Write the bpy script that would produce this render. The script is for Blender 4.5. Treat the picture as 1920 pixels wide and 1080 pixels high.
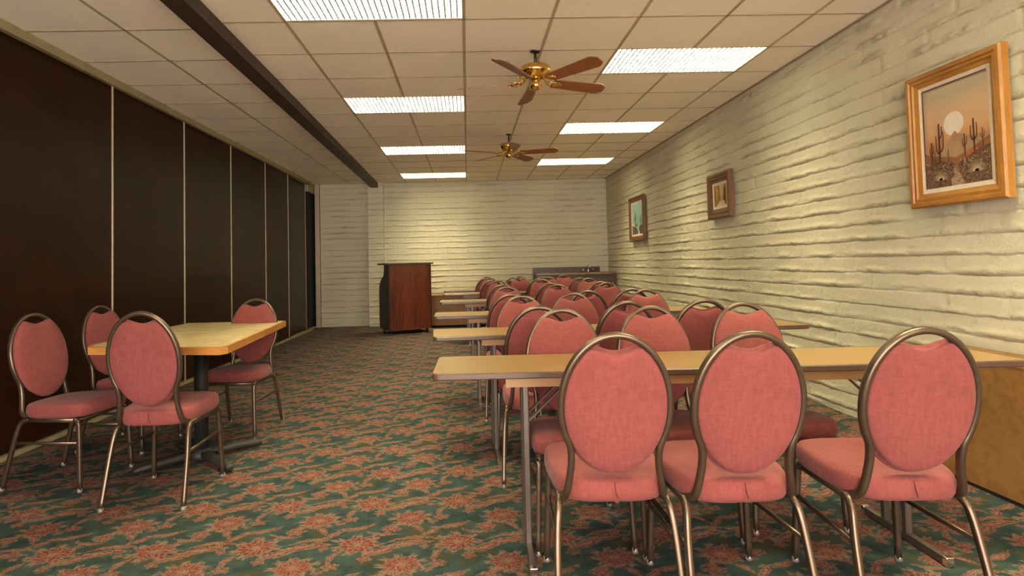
import bpy, bmesh, math, random
import numpy as np
from mathutils import Vector, Matrix

for o in list(bpy.data.objects):
    bpy.data.objects.remove(o)
SC = bpy.context.scene
COL = SC.collection
PI = math.pi
R = math.radians

# ------------------------------------------------------------------ camera
YAW, PITCH, ROLL, FPX, CX, CY = 0.02133, 0.03759, -0.0233, 1094.02, -61.01, -86.34
CAM_H = 1.205
cd = bpy.data.cameras.new('camera')
cam = bpy.data.objects.new('camera', cd)
COL.objects.link(cam)
fwd = Vector((math.sin(YAW) * math.cos(PITCH), math.cos(YAW) * math.cos(PITCH), math.sin(PITCH)))
r0 = Vector((math.cos(YAW), -math.sin(YAW), 0))
u0 = r0.cross(fwd)
rr = r0 * math.cos(ROLL) + u0 * math.sin(ROLL)
uu = -r0 * math.sin(ROLL) + u0 * math.cos(ROLL)
m = Matrix((rr, uu, -fwd)).transposed().to_4x4()
m.translation = Vector((0, 0, CAM_H))
cam.matrix_world = m
cd.sensor_width = 36.0
cd.lens = FPX / 1920 * 36.0
cd.shift_x = -CX / 1920
cd.shift_y = CY / 1920
cd.clip_start = 0.05
SC.camera = cam

# ------------------------------------------------------------------ world, exposure
w = bpy.data.worlds.new('world')
SC.world = w
w.use_nodes = True
w.node_tree.nodes['Background'].inputs[0].default_value = (0.02, 0.018, 0.015, 1)
w.node_tree.nodes['Background'].inputs[1].default_value = 0.2
vs = SC.view_settings
vs.view_transform = 'Standard'
vs.look = 'None'
vs.exposure = 0.38
vs.gamma = 1.0
vs.use_curve_mapping = False
LIGHT = 92.0           # radiance of the lit panels above the louvers
LDEEP = .034           # depth of the louver cells

REAR_FILL = 15.0             # strength of the added glowing panes, unseen behind the camera

H = 2.89               # ceiling
XR, XL = 2.86, -3.05
YB = -3.2              # wall behind the camera
GX, GY, TS = 0.0125, 3.948, 0.61     # ceiling grid origin and tile size

# ------------------------------------------------------------------ helpers
def link(name, me, parent=None):
    o = bpy.data.objects.new(name, me)
    COL.objects.link(o)
    if parent is not None:
        o.parent = parent
    return o

def empty(name, loc=(0, 0, 0), rz=0.0):
    o = bpy.data.objects.new(name, None)
    o.empty_display_size = 0.1
    COL.objects.link(o)
    o.location = loc
    o.rotation_euler = (0, 0, rz)
    return o

def tag(o, label=None, cat=None, group=None, kind=None):
    if label: o['label'] = label
    if cat: o['category'] = cat
    if group: o['group'] = group
    if kind: o['kind'] = kind
    return o

def dup(root, loc, rz):
    r = root.copy(); COL.objects.link(r); r.location = loc; r.rotation_euler = (0, 0, rz)
    for ch in list(root.children):
        c = ch.copy(); COL.objects.link(c); c.parent = r
        for g in ch.children:
            d = g.copy(); COL.objects.link(d); d.parent = c
    return r

class MB:
    """collects geometry for ONE mesh object"""
    def __init__(s):
        s.v = []; s.f = []; s.m = []; s.sm = []
    def add(s, verts, faces, mat=0, smooth=False):
        b = len(s.v)
        s.v += [tuple(p) for p in verts]
        for f in faces:
            s.f.append([b + i for i in f]); s.m.append(mat); s.sm.append(smooth)
    def box(s, x0, x1, y0, y1, z0, z1, mat=0, M=None, bev=0.0):
        if bev > 0:
            bm = bmesh.new(); bmesh.ops.create_cube(bm, size=1)
            for v in bm.verts:
                v.co = Vector((x0 + (v.co.x + .5) * (x1 - x0), y0 + (v.co.y + .5) * (y1 - y0), z0 + (v.co.z + .5) * (z1 - z0)))
            bmesh.ops.bevel(bm, geom=list(bm.edges), offset=bev, segments=2, affect='EDGES', profile=0.5)
            bm.verts.index_update()
            vs_ = [v.co.copy() for v in bm.verts]; fs = [[v.index for v in f.verts] for f in bm.faces]
            bm.free()
        else:
            vs_ = [Vector(p) for p in ((x0, y0, z0), (x1, y0, z0), (x1, y1, z0), (x0, y1, z0), (x0, y0, z1), (x1, y0, z1), (x1, y1, z1), (x0, y1, z1))]
            fs = [(0, 3, 2, 1), (4, 5, 6, 7), (0, 1, 5, 4), (1, 2, 6, 5), (2, 3, 7, 6), (3, 0, 4, 7)]
        if M is not None: vs_ = [M @ v for v in vs_]
        s.add(vs_, fs, mat)
    def prism(s, pts, z0, z1, mat=0, M=None):
        n = len(pts)
        vs_ = [Vector((p[0], p[1], z0)) for p in pts] + [Vector((p[0], p[1], z1)) for p in pts]
        if M is not None: vs_ = [M @ v for v in vs_]
        fs = [list(range(n))[::-1], list(range(n, 2 * n))] + [(i, (i + 1) % n, n + (i + 1) % n, n + i) for i in range(n)]
        s.add(vs_, fs, mat)
    def tube(s, path, prof, mat=0, closed=False, up=None, smooth=True, caps=True, scale=None):
        """sweep a 2D profile (list of (a,b)) along path; a along side axis, b along up axis"""
        path = [Vector(p) for p in path]; n = len(path); k = len(prof)
        upv = Vector(up) if up else Vector((0, 0, 1))
        vs_ = []
        for i, p in enumerate(path):
            if closed: t = path[(i + 1) % n] - path[i - 1]
            else: t = path[min(i + 1, n - 1)] - path[max(i - 1, 0)]
            t.normalize()
            u = upv - t * upv.dot(t)
            if u.length < 1e-4: u = Vector((1, 0, 0)) - t * t.x
            u.normalize(); sd = t.cross(u)
            c = scale[i] if scale else 1.0
            for a, b in prof: vs_.append(p + sd * a * c + u * b * c)
        fs = []
        for i in range(n if closed else n - 1):
            for j in range(k):
                i2 = (i + 1) % n
                fs.append((i * k + j, i * k + (j + 1) % k, i2 * k + (j + 1) % k, i2 * k + j))
        s.add(vs_, fs, mat, smooth)
        if caps and not closed:
            s.add([vs_[j] for j in range(k)], [list(range(k))[::-1]], mat)
            s.add([vs_[(n - 1) * k + j] for j in range(k)], [list(range(k))], mat)
    def lathe(s, prof, c=(0, 0, 0), n=32, mat=0, smooth=True):
        vs_ = []; fs = []; k = len(prof)
        for i in range(n):
            a = 2 * PI * i / n
            for r_, z in prof: vs_.append((c[0] + r_ * math.cos(a), c[1] + r_ * math.sin(a), c[2] + z))
        for i in range(n):
            i2 = (i + 1) % n
            for j in range(k - 1): fs.append((i * k + j, i2 * k + j, i2 * k + j + 1, i * k + j + 1))
        s.add(vs_, fs, mat, smooth)
    def build(s, name, mats, parent=None, M=None):
        me = bpy.data.meshes.new(name)
        me.from_pydata(s.v, [], s.f)
        if not isinstance(mats, (list, tuple)): mats = [mats]
        for m_ in mats: me.materials.append(m_)
        me.polygons.foreach_set('material_index', s.m)
        me.polygons.foreach_set('use_smooth', s.sm)
        bm = bmesh.new(); bm.from_mesh(me)
        bmesh.ops.remove_doubles(bm, verts=bm.verts, dist=1e-6)
        bmesh.ops.recalc_face_normals(bm, faces=bm.faces)
        bm.to_mesh(me); bm.free()
        me.update()
        return link(name, me, parent)

def circ(r, n=10, sq=1.0):
    """round (sq=1) or squarish profile"""
    out = []
    for i in range(n):
        a = 2 * PI * (i + .5) / n
        c, s_ = math.cos(a), math.sin(a)
        out.append((r * math.copysign(abs(c) ** sq, c), r * math.copysign(abs(s_) ** sq, s_)))
    return out
def rect(a, b, ch=0.3):
    c = min(a, b) * ch
    return [(a, -b + c), (a, b - c), (a - c, b), (-a + c, b), (-a, b - c), (-a, -b + c), (-a + c, -b), (a - c, -b)]

def spline(pts, n=8):
    """Catmull-Rom through points"""
    P = [Vector(p) for p in pts]; out = []
    for i in range(len(P) - 1):
        p0 = P[max(i - 1, 0)]; p1 = P[i]; p2 = P[i + 1]; p3 = P[min(i + 2, len(P) - 1)]
        for k in range(n):
            t = k / n
            out.append(0.5 * ((2 * p1) + (-p0 + p2) * t + (2 * p0 - 5 * p1 + 4 * p2 - p3) * t * t + (-p0 + 3 * p1 - 3 * p2 + p3) * t ** 3))
    out.append(P[-1]); return out

# ------------------------------------------------------------------ node maths
class X:
    """socket wrapper with operators -> Math nodes"""
    nt = None
    def __init__(s, v): s.v = v
    @staticmethod
    def n(op, *a):
        nd = X.nt.nodes.new('ShaderNodeMath'); nd.operation = op
        for i, q in enumerate(a):
            if isinstance(q, X): q = q.v
            if isinstance(q, (int, float)): nd.inputs[i].default_value = q
            else: X.nt.links.new(q, nd.inputs[i])
        return X(nd.outputs[0])
    def __add__(s, o): return X.n('ADD', s, o)
    __radd__ = __add__
    def __sub__(s, o): return X.n('SUBTRACT', s, o)
    def __rsub__(s, o): return X.n('SUBTRACT', o, s)
    def __mul__(s, o): return X.n('MULTIPLY', s, o)
    __rmul__ = __mul__
    def __truediv__(s, o): return X.n('DIVIDE', s, o)
def xmin(a, b): return X.n('MINIMUM', a, b)
def xmax(a, b): return X.n('MAXIMUM', a, b)
def xsm(v, lo, hi):      # smoothstep lo->hi gives 0->1 (lo may be > hi)
    nd = X.nt.nodes.new('ShaderNodeMapRange'); nd.interpolation_type = 'SMOOTHSTEP'
    X.nt.links.new(v.v, nd.inputs['Value'])
    if lo < hi:
        nd.inputs['From Min'].default_value = lo; nd.inputs['From Max'].default_value = hi
        nd.inputs['To Min'].default_value = 0; nd.inputs['To Max'].default_value = 1
    else:
        nd.inputs['From Min'].default_value = hi; nd.inputs['From Max'].default_value = lo
        nd.inputs['To Min'].default_value = 1; nd.inputs['To Max'].default_value = 0
    return X(nd.outputs[0])
def xnoise(vec, scale, detail=2.0, rough=0.5, dist=0.0):
    nd = X.nt.nodes.new('ShaderNodeTexNoise')
    nd.inputs['Scale'].default_value = scale; nd.inputs['Detail'].default_value = detail
    nd.inputs['Roughness'].default_value = rough; nd.inputs['Distortion'].default_value = dist
    X.nt.links.new(vec, nd.inputs['Vector'])
    return X(nd.outputs['Fac'])
def xmix(fac, a, b):
    nd = X.nt.nodes.new('ShaderNodeMix'); nd.data_type = 'RGBA'
    for sock, q in ((nd.inputs[0], fac), (nd.inputs[6], a), (nd.inputs[7], b)):
        if isinstance(q, X): q = q.v
        if isinstance(q, (tuple, list)): sock.default_value = (q[0], q[1], q[2], 1)
        elif isinstance(q, (int, float)): sock.default_value = q
        else: X.nt.links.new(q, sock)
    return nd.outputs[2]

def newmat(name):
    m_ = bpy.data.materials.new(name); m_.use_nodes = True
    X.nt = m_.node_tree
    return m_, m_.node_tree.nodes['Principled BSDF']
def coords(scale=(1, 1, 1), world=False):
    nd = X.nt.nodes.new('ShaderNodeTexCoord')
    mp = X.nt.nodes.new('ShaderNodeMapping'); mp.inputs['Scale'].default_value = scale
    if world:
        g = X.nt.nodes.new('ShaderNodeNewGeometry'); X.nt.links.new(g.outputs['Position'], mp.inputs[0])
    else:
        X.nt.links.new(nd.outputs['Object'], mp.inputs[0])
    return mp.outputs[0]
def bump(b, h, strength=0.3, dist=0.01):
    nd = X.nt.nodes.new('ShaderNodeBump'); nd.inputs['Strength'].default_value = strength; nd.inputs['Distance'].default_value = dist
    X.nt.links.new(h.v, nd.inputs['Height']); X.nt.links.new(nd.outputs[0], b.inputs['Normal'])
def lk(a, b): X.nt.links.new(a.v if isinstance(a, X) else a, b)

def simple(name, col, rough=0.5, metal=0.0, var=0.15, nscale=8, bstr=0.0, bscale=60, stretch=(1, 1, 1)):
    m_, b = newmat(name)
    c = coords(stretch)
    n_ = xnoise(c, nscale, 3)
    dark = tuple(q * (1 - var) for q in col); lite = tuple(min(1, q * (1 + var)) for q in col)
    lk(xmix(xsm(n_, .3, .7), dark, lite), b.inputs['Base Color'])
    b.inputs['Roughness'].default_value = rough; b.inputs['Metallic'].default_value = metal
    if bstr: bump(b, xnoise(c, bscale, 3), bstr, 0.003)
    return m_

def fabric(name, col, dark):
    m_, b = newmat(name)
    c = coords()
    n1 = xnoise(coords((1, 1, .25)), 90, 3, .6); n2 = xnoise(coords((.25, 1, 1)), 110, 2, .6); n3 = xnoise(c, 5, 2)
    f = xsm(n1 * .4 + n2 * .3 + n3 * .3, .36, .64)
    lk(xmix(f, dark, col), b.inputs['Base Color'])
    b.inputs['Roughness'].default_value = .85
    b.inputs['Sheen Weight'].default_value = .08
    b.inputs['Sheen Roughness'].default_value = .5
    b.inputs['Specular IOR Level'].default_value = .25
    bump(b, n1 + n2, .25, .001)
    return m_

def wood(name, dark, lite, rough=.35, scale=6.0, stretch=(.08, 1, 1), coat=0.0, contrast=(.3, .7)):
    m_, b = newmat(name)
    c = coords(stretch)
    n1 = xnoise(c, scale * 6, 4, .6, .6); n2 = xnoise(c, scale, 2, .5, .3)
    f = xsm(n1 * .55 + n2 * .45, *contrast)
    lk(xmix(f, dark, lite), b.inputs['Base Color'])
    b.inputs['Roughness'].default_value = rough
    b.inputs['Coat Weight'].default_value = coat
    bump(b, n1, .06, .002)
    return m_

M = {}
M['rose'] = fabric('rose_upholstery', (.222, .054, .046), (.172, .040, .034))
M['seam'] = simple('seam_thread', (.16, .03, .03), .9)
M['bronze'] = simple('bronze_frame_metal', (.125, .085, .055), .33, .75, .08, 20)
M['glide'] = simple('clear_glide', (.22, .19, .16), .35, .3, .05)
M['laminate'] = wood('table_laminate', (.220, .130, .043), (.268, .160, .055), .33, 4, (.08, 1, 1), 0, (.3, .75))
M['edge'] = simple('table_edge_band', (.085, .045, .028), .35, 0, .1)
M['apron'] = wood('table_apron_wood', (.22, .115, .04), (.32, .17, .06), .5, 5)
M['steel'] = simple('brown_painted_steel', (.15, .12, .10), .35, .7, .06, 20)
M['chrome'] = simple('chrome', (.8, .78, .74), .15, 1, .03)
M['brass'] = simple('polished_brass', (.72, .48, .14), .2, 1, .08, 6)
M['black'] = simple('black_cast_metal', (.012, .012, .012), .45, .2, .1)
M['blackpaint'] = simple('black_painted_steel', (.008, .007, .0065), .6, 0, .1)
M['pad_dust'] = simple('worn_black_metal', (.022, .019, .014), .6, 0, .3, 15)
M['blade'] = wood('fan_blade_wood', (.17, .055, .02), (.27, .095, .035), .4, 8, (.12, 1, 1))
M['beam'] = wood('dark_beam_wood', (.020, .010, .006), (.05, .026, .016), .55, 6, (1, .06, 1))
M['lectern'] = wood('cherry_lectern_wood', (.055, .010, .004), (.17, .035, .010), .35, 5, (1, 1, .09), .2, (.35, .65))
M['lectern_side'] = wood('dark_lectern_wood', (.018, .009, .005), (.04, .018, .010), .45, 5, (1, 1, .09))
M['lectern_top'] = simple('lectern_top_laminate', (.10, .085, .05), .4)
M['panel'] = simple('brown_vinyl_panel', (.019, .0050, .0012), .38, 0, .3, 3, .25, 220)
M['panel'].node_tree.nodes['Principled BSDF'].inputs['Specular IOR Level'].default_value = .16
M['alu'] = simple('aluminium_strip', (.42, .33, .22), .4, .3, .08, 10)
M['track'] = simple('painted_track', (.30, .245, .13), .5, 0, .1)
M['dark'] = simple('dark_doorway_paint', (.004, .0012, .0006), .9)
M['counter'] = wood('counter_wood', (.045, .018, .007), (.085, .035, .014), .35, 5)
M['counter_top'] = simple('counter_top_laminate', (.16, .09, .05), .3, 0, .1)
M['sideboard'] = wood('brown_board_wood', (.17, .075, .016), (.28, .135, .035), .5, 3, (.25, 1, 1))
M['sidelow'] = wood('low_cabinet_wood', (.16, .06, .008), (.22, .09, .014), .5, 3)
M['oak'] = wood('golden_oak_frame', (.27, .105, .012), (.42, .19, .028), .5, 6, (1, .15, .15))
M['walnutf'] = wood('brown_picture_frame', (.10, .040, .013), (.17, .070, .022), .5, 6, (1, .15, .15))
M['liner'] = simple('linen_liner', (.66, .56, .42), .8, 0, .05, 40)
M['louver'] = simple('white_louver_plastic', (.50, .53, .56), .4, 0, .02)
M['tabletop'] = None

# marbled yellow laminate of the small table
m_, b = newmat('marbled_tabletop'); c = coords()
n1 = xnoise(c, 5, 5, .6, 1.5); n2 = xnoise(c, 2.2, 2, .5, .5)
lk(xmix(xsm(n1 * .7 + n2 * .3, .38, .62), (.46, .34, .15), (.66, .55, .32)), b.inputs['Base Color'])
b.inputs['Roughness'].default_value = .3
M['tabletop'] = m_
M['oak_edge'] = wood('oak_table_edge', (.33, .13, .025), (.48, .21, .05), .35, 6)

# painted slump-block wall: creamy paint, browner in the joints and ragged ledges
def wallmat(name):
    m_, b = newmat(name); c = coords((1, 1, 1), True)
    n1 = xnoise(c, 1.3, 3); n2 = xnoise(c, 35, 4, .6)
    base = xmix(xsm(n1, .3, .7), (.53, .485, .335), (.59, .54, .38))
    at = X.nt.nodes.new('ShaderNodeAttribute'); at.attribute_name = 'brown_mask'
    d = X(at.outputs['Fac']) * xsm(n2, .3, .6)
    lk(xmix(d, base, (.36, .26, .13)), b.inputs['Base Color'])
    b.inputs['Roughness'].default_value = .85
    b.inputs['Specular IOR Level'].default_value = .25
    n3 = xnoise(c, 120, 3, .6)
    at2 = X.nt.nodes.new('ShaderNodeAttribute'); at2.attribute_name = 'crumble'
    n4 = xnoise(c, 75, 5, .7, .4)
    bump(b, (n2 * .5 + n3 * .3) * .6 + X(at2.outputs['Fac']) * n4 * 1.6, .7, .017)
    return m_
M['block'] = wallmat('painted_slump_block')

m_, b = newmat('ceiling_tile'); c = coords((1, 1, 1), True)
n1 = xnoise(c, 140, 3, .7); n2 = xnoise(c, 1.1, 2)
lk(xmix(xsm(n1, .52, .72), xmix(xsm(n2, .3, .7), (.88, .79, .63), (.93, .84, .68)), (.72, .62, .47)), b.inputs['Base Color'])
b.inputs['Roughness'].default_value = .9
bump(b, n1, .2, .002)
M['tile'] = m_
M['tbar'] = simple('ceiling_tee_paint', (.44, .355, .225), .5, 0, .08)
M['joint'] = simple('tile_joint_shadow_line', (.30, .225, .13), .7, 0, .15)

# lit prismatic lens: bright cells between plastic ribs
m_, b = newmat('lit_prismatic_lens'); X.nt.nodes.remove(b)
c = coords((1, 1, 1))
sp = X.nt.nodes.new('ShaderNodeSeparateXYZ'); lk(c, sp.inputs[0])
tubes = X.n('ABSOLUTE', X.n('ABSOLUTE', X(sp.outputs[1])) - .14)
em = X.nt.nodes.new('ShaderNodeEmission')
lk((xsm(tubes, .16, .0) * .6 + .6) * LIGHT, em.inputs['Strength'])
em.inputs['Color'].default_value = (1.0, .895, .55, 1)
lk(em.outputs[0], X.nt.nodes['Material Output'].inputs[0])
M['lens'] = m_

m_, b = newmat('window_daylight'); X.nt.nodes.remove(b)  # plain emission for the fill panes added in the front wall
em = X.nt.nodes.new('ShaderNodeEmission'); em.inputs['Color'].default_value = (1.0, .90, .84, 1); em.inputs['Strength'].default_value = REAR_FILL
lk(em.outputs[0], X.nt.nodes['Material Output'].inputs[0]); M['daylight'] = m_
# patterned carpet ----------------------------------------------------------
def carpet():
    m_, b = newmat('floral_carpet')
    g = X.nt.nodes.new('ShaderNodeNewGeometry')
    pos = g.outputs['Position']
    s_ = X.nt.nodes.new('ShaderNodeSeparateXYZ'); lk(pos, s_.inputs[0])
    wob = xnoise(pos, 34, 4, .75) - .5
    nd = X.nt.nodes.new('ShaderNodeMapping'); nd.inputs['Location'].default_value = (7.3, 3.1, 0); lk(pos, nd.inputs[0])
    wob2 = xnoise(nd.outputs[0], 34, 4, .75) - .5
    px = X(s_.outputs[0]) + wob * .050; py = X(s_.outputs[1]) + wob2 * .050
    P_ = .435
    fine = xnoise(pos, 75, 3, .7)
    def cell(ox, oy):
        u = (X.n('FRACT', (px - ox) / P_ + 50.5) - .5) * P_
        v = (X.n('FRACT', (py - oy) / P_ + 50.5) - .5) * P_
        return u, v
    def flower(ox, oy, rad, k, ph=0.0, stretch=1.0):
        u, v = cell(ox, oy); v = v * stretch
        r_ = X.n('SQRT', u * u + v * v); th = X.n('ARCTAN2', v, u)
        pet = X.n('ABSOLUTE', X.n('SINE', th * (k / 2) + ph)) * .38 + .62 + X.n('SINE', th * (k * 3)) * .09
        q = r_ / (pet * rad)
        rings = X.n('SINE', q * 11 + X.n('SINE', th * k) * 2.4) * .5 + .5
        return q, rings
    def leaf(ox, oy, ang, L, W, curve=0.0):
        u, v = cell(ox, oy)
        ca, sa = math.cos(ang), math.sin(ang)
        a = u * ca + v * sa; b_ = v * ca - u * sa
        b_ = b_ - a * a * curve
        a2 = a / L; b2 = b_ / W
        return a2 * a2 + X.n('ABSOLUTE', b2)
    teal = (.016, .032, .031); teal2 = (.032, .057, .050); olive = (.047, .042, .018)
    red = (.115, .020, .016); pink = (.175, .066, .050); cream = (.19, .128, .085)
    col = xmix(xsm(xnoise(pos, 9, 3, .6), .35, .65), teal, teal2)
    col = xmix(xsm(xnoise(pos, 5, 2, .6, 1.0), .52, .66) * .8, col, olive)
    rimn = xsm(xnoise(pos, 48, 3, .7), .36, .54)
    def paint(col, q, fill, rim, w_=.2):
        col = xmix(xsm(q, 1.26 + w_, 1.02) * (rimn * .75 + .15), col, rim)
        return xmix(xsm(q, 1.02, .88), col, fill)
    # long curling paisley leaves
    for (ox, oy, an, L, W, cu) in ((.12, -.03, .35, .12, .020, -1.6), (.16, .035, .15, .10, .011, -2.6), (.05, -.075, .55, .075, .022, 1.5),
                                   (-.10, .135, .3, .085, .014, 2.5), (.18, .13, -.9, .05, .012, -4), (-.19, .085, .8, .05, .014, 3), (.02, .07, -.2, .07, .010, 3.5),
                                   (-.16, -.12, 1.2, .055, .012, -4), (.10, .17, .2, .09, .010, -2.0)):
        q = leaf(ox, oy, an, L, W, cu)
        f = xmix(xsm(fine, .4, .6), red, pink)
        f = xmix(xsm(q, .50, .30) * .8, f, cream)
        col = paint(col, q, f, cream, .4)
    # peonies on a half-drop lattice
    for (ox, oy, rad, k, st) in ((-.07, -.02, .094, 7, 1.15), (.14, -.2, .088, 9, 1.2), (-.15, -.20, .034, 5, 1.3), (-.02, -.14, .026, 5, 1), (.06, .12, .040, 6, 1.2),
                                 (.19, .02, .020, 5, 1), (-.19, .19, .022, 5, 1.4), (-.21, -.05, .018, 4, 1)):
        q, ring = flower(ox, oy, rad, k, ox * 20, st)
        f = xmix(xsm(ring * .65 + fine * .35, .30, .62), red, xmix(xsm(fine, .45, .62), pink, cream))
        f = xmix(xsm(q, .34, .2) * .7, f, cream)
        col = paint(col, q, f, cream, .1)
    col = xmix(xsm(xnoise(pos, 260, 2, .6), .45, .8) * .45, col, (.10, .075, .045))
    lk(col, b.inputs['Base Color'])
    b.inputs['Roughness'].default_value = .95
    b.inputs['Specular IOR Level'].default_value = .1
    bump(b, xnoise(pos, 300, 2, .7), .5, .004)
    return m_
M['carpet'] = carpet()

# ------------------------------------------------------------------ the room
def struct(mb, name, mat):
    o = mb.build(name, mat); o['kind'] = 'structure'; return o

YF = 11.8      # main far wall
mb = MB(); mb.box(XL - .3, XR + .3, YB - .2, 12.3, -.12, 0); struct(mb, 'floor', M['carpet'])
L_CELLS = [(-1, -.5), (-1, 3.5), (-1, 7.5), (-1, 11.5), (3, 1.5), (3, 5.5), (3, 9.5), (-1, -4.5), (3, -2.5), (-1, -8.5), (3, -6.5)]
mb = MB(); yprev = YB - .2
cells = sorted(L_CELLS, key=lambda c: c[1])
for i, j in cells:
    ya, yb = GY + TS * (j - .5), GY + TS * (j + .5); xa, xb = GX + TS * (i - 1), GX + TS * (i + 1)
    if ya > yprev: mb.box(XL - .3, XR + .3, yprev, ya, H, H + .02)
    mb.box(XL - .3, xa, ya, yb, H, H + .02); mb.box(xb, XR + .3, ya, yb, H, H + .02)
    yprev = yb
mb.box(XL - .3, XR + .3, yprev, 12.3, H, H + .02)
mb.box(XL - .3, XR + .3, YB - .2, 12.3, H + .14, H + .2)
struct(mb, 'ceiling', M['tile'])

def block_wall(name, p0, p1, z0, z1, face, seed, amp=1.0, thick=.2):
    """slump-block wall from p0 to p1 (plan), bulging towards 'face' (unit vector); real relief"""
    rng = np.random.RandomState(seed)
    p0 = np.array(p0, float); p1 = np.array(p1, float); L = np.linalg.norm(p1 - p0); d = (p1 - p0) / L
    du, dv = .018, .0060
    nu = int(L / du) + 1; nv = int((z1 - z0) / dv) + 1
    u = np.linspace(0, L, nu); z = np.linspace(z0, z1, nv)
    U, Z = np.meshgrid(u, z)
    def vnoise(sx, sz, octv=3):
        out = np.zeros_like(U); a = 1.0; tot = 0
        for o_ in range(octv):
            gx_ = int(L / sx * 2 ** o_) + 3; gz_ = int((z1 - z0) / sz * 2 ** o_) + 3
            G = rng.rand(gz_, gx_)
            fx = U / sx * 2 ** o_; fz = (Z - z0) / sz * 2 ** o_
            ix = np.clip(fx.astype(int), 0, gx_ - 2); iz = np.clip(fz.astype(int), 0, gz_ - 2)
            tx = np.clip(fx - ix, 0, 1); tz = np.clip(fz - iz, 0, 1); tx = tx * tx * (3 - 2 * tx); tz = tz * tz * (3 - 2 * tz)
            out += a * ((G[iz, ix] * (1 - tx) + G[iz, ix + 1] * tx) * (1 - tz) + (G[iz + 1, ix] * (1 - tx) + G[iz + 1, ix + 1] * tx) * tz)
            tot += a; a *= .55
        return out / tot
    CH, OFF, BL = .1145, .0465, .405
    rag = (vnoise(.14, 3.0) - .5) * .018 + (vnoise(.04, .05, 2) - .5) * .008
    zz = (Z - OFF + rag) / CH
    row = np.floor(zz); t = zz - row                     # t=0 bottom of a course, 1 top
    # slumped profile: fattest near the foot, ragged ledge, recess at the joint
    blob = vnoise(.30, .115, 2); rough_ = vnoise(.055, .035, 4)
    full = np.clip((blob - .30) / .4, 0, 1)
    prof = np.sqrt(np.clip(1 - ((t - .38) / .66) ** 2, 0, 1))
    h = .0035 * prof + .0095 * full * np.exp(-((t - .18) / .16) ** 2)
    h += (rough_ - .5) * .017 * (0.14 + full * np.exp(-((t - .22) / .2) ** 2))
    jb = np.exp(-(np.minimum(t, 1 - t) / .034) ** 2)
    h -= .0040 * jb
    rowi = row.astype(int)
    sh = np.where(rowi % 2 == 0, 0.0, .5) + (rng.rand(200)[(rowi + 50) % 200] - .5) * .18
    bu = (U / BL + sh); fu = bu - np.floor(bu); dj = np.minimum(fu, 1 - fu) * BL
    seen = (vnoise(.4, .115, 1) > .42)
    h -= .0055 * np.exp(-(dj / .010) ** 2) * seen
    bi = (np.floor(bu).astype(int) * 7 + rowi * 13) % 200
    h += (rng.rand(200)[bi] - .5) * .004
    h *= amp
    h = np.where((Z < z0 + .01), np.minimum(h, .0), h)
    brown_mask = np.clip(jb * .8 * np.clip((vnoise(.25, .1, 2) - .38) / .2, 0, 1) + .6 * full * np.exp(-((t - .14) / .13) ** 2) * np.clip((.52 - rough_) / .08, 0, 1), 0, 1)
    crumble = np.clip(full * np.exp(-((t - .20) / .20) ** 2) * np.clip((vnoise(.22, .1, 2) - .35) / .2, 0, 1), 0, 1)
    f = np.array(face, float)
    P = np.zeros((nv, nu, 3))
    P[..., 0] = p0[0] + d[0] * U + f[0] * h; P[..., 1] = p0[1] + d[1] * U + f[1] * h; P[..., 2] = Z
    nvt = nv * nu
    co = P.reshape(-1, 3)
    # back plane verts
    bk = np.array([[p0[0] - f[0] * thick, p0[1] - f[1] * thick, z0], [p1[0] - f[0] * thick, p1[1] - f[1] * thick, z0],
                   [p1[0] - f[0] * thick, p1[1] - f[1] * thick, z1], [p0[0] - f[0] * thick, p0[1] - f[1] * thick, z1]])
    co = np.vstack([co, bk])
    i = np.arange(nv - 1)[:, None] * nu + np.arange(nu - 1)[None]
    q = np.stack([i, i + 1, i + nu + 1, i + nu], -1).reshape(-1, 4)
    faces = q.tolist()
    bl, br, tr, tl = nvt, nvt + 1, nvt + 2, nvt + 3
    faces.append([bl, br, tr, tl][::-1])
    bottom = list(range(nu)); top = [(nv - 1) * nu + k for k in range(nu)]
    left = [k * nu for k in range(nv)]; right = [k * nu + nu - 1 for k in range(nv)]
    faces.append(bottom + [br, bl]); faces.append(top[::-1] + [tl, tr]); faces.append(left[::-1] + [bl, tl]); faces.append(right + [tr, br])
    me = bpy.data.meshes.new(name); me.from_pydata(co.tolist(), [], faces)
    at = me.attributes.new('brown_mask', 'FLOAT', 'POINT')
    at.data.foreach_set('value', np.concatenate([brown_mask.reshape(-1), np.zeros(4)]).astype(np.float32))
    at = me.attributes.new('crumble', 'FLOAT', 'POINT')
    at.data.foreach_set('value', np.concatenate([crumble.reshape(-1), np.zeros(4)]).astype(np.float32))
    sm = np.ones(len(faces), bool); sm[-5:] = False
    me.polygons.foreach_set('use_smooth', sm)
    me.materials.append(M['block'])
    o = link(name, me); o['kind'] = 'structure'
    # consistent outward normals
    n0 = np.cross(np.append(d, 0), [0, 0, 1])
    if n0[0] * f[0] + n0[1] * f[1] < 0: me.flip_normals()
    return o

block_wall('wall_right', (XR, YB), (XR, 12.0), 0, H, (-1, 0), 3)
block_wall('wall_back', (-1.66, YF), (XR, YF), 0, H, (0, -1), 5, .8)
block_wall('wall_back_pier', (-1.985, YF - .035), (-1.66, YF - .035), 0, H, (0, -1), 6, .8, .08)
block_wall('wall_back_left', (-2.98, 11.93), (-1.985, 11.93), 0, H, (0, -1), 7, .8)
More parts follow.
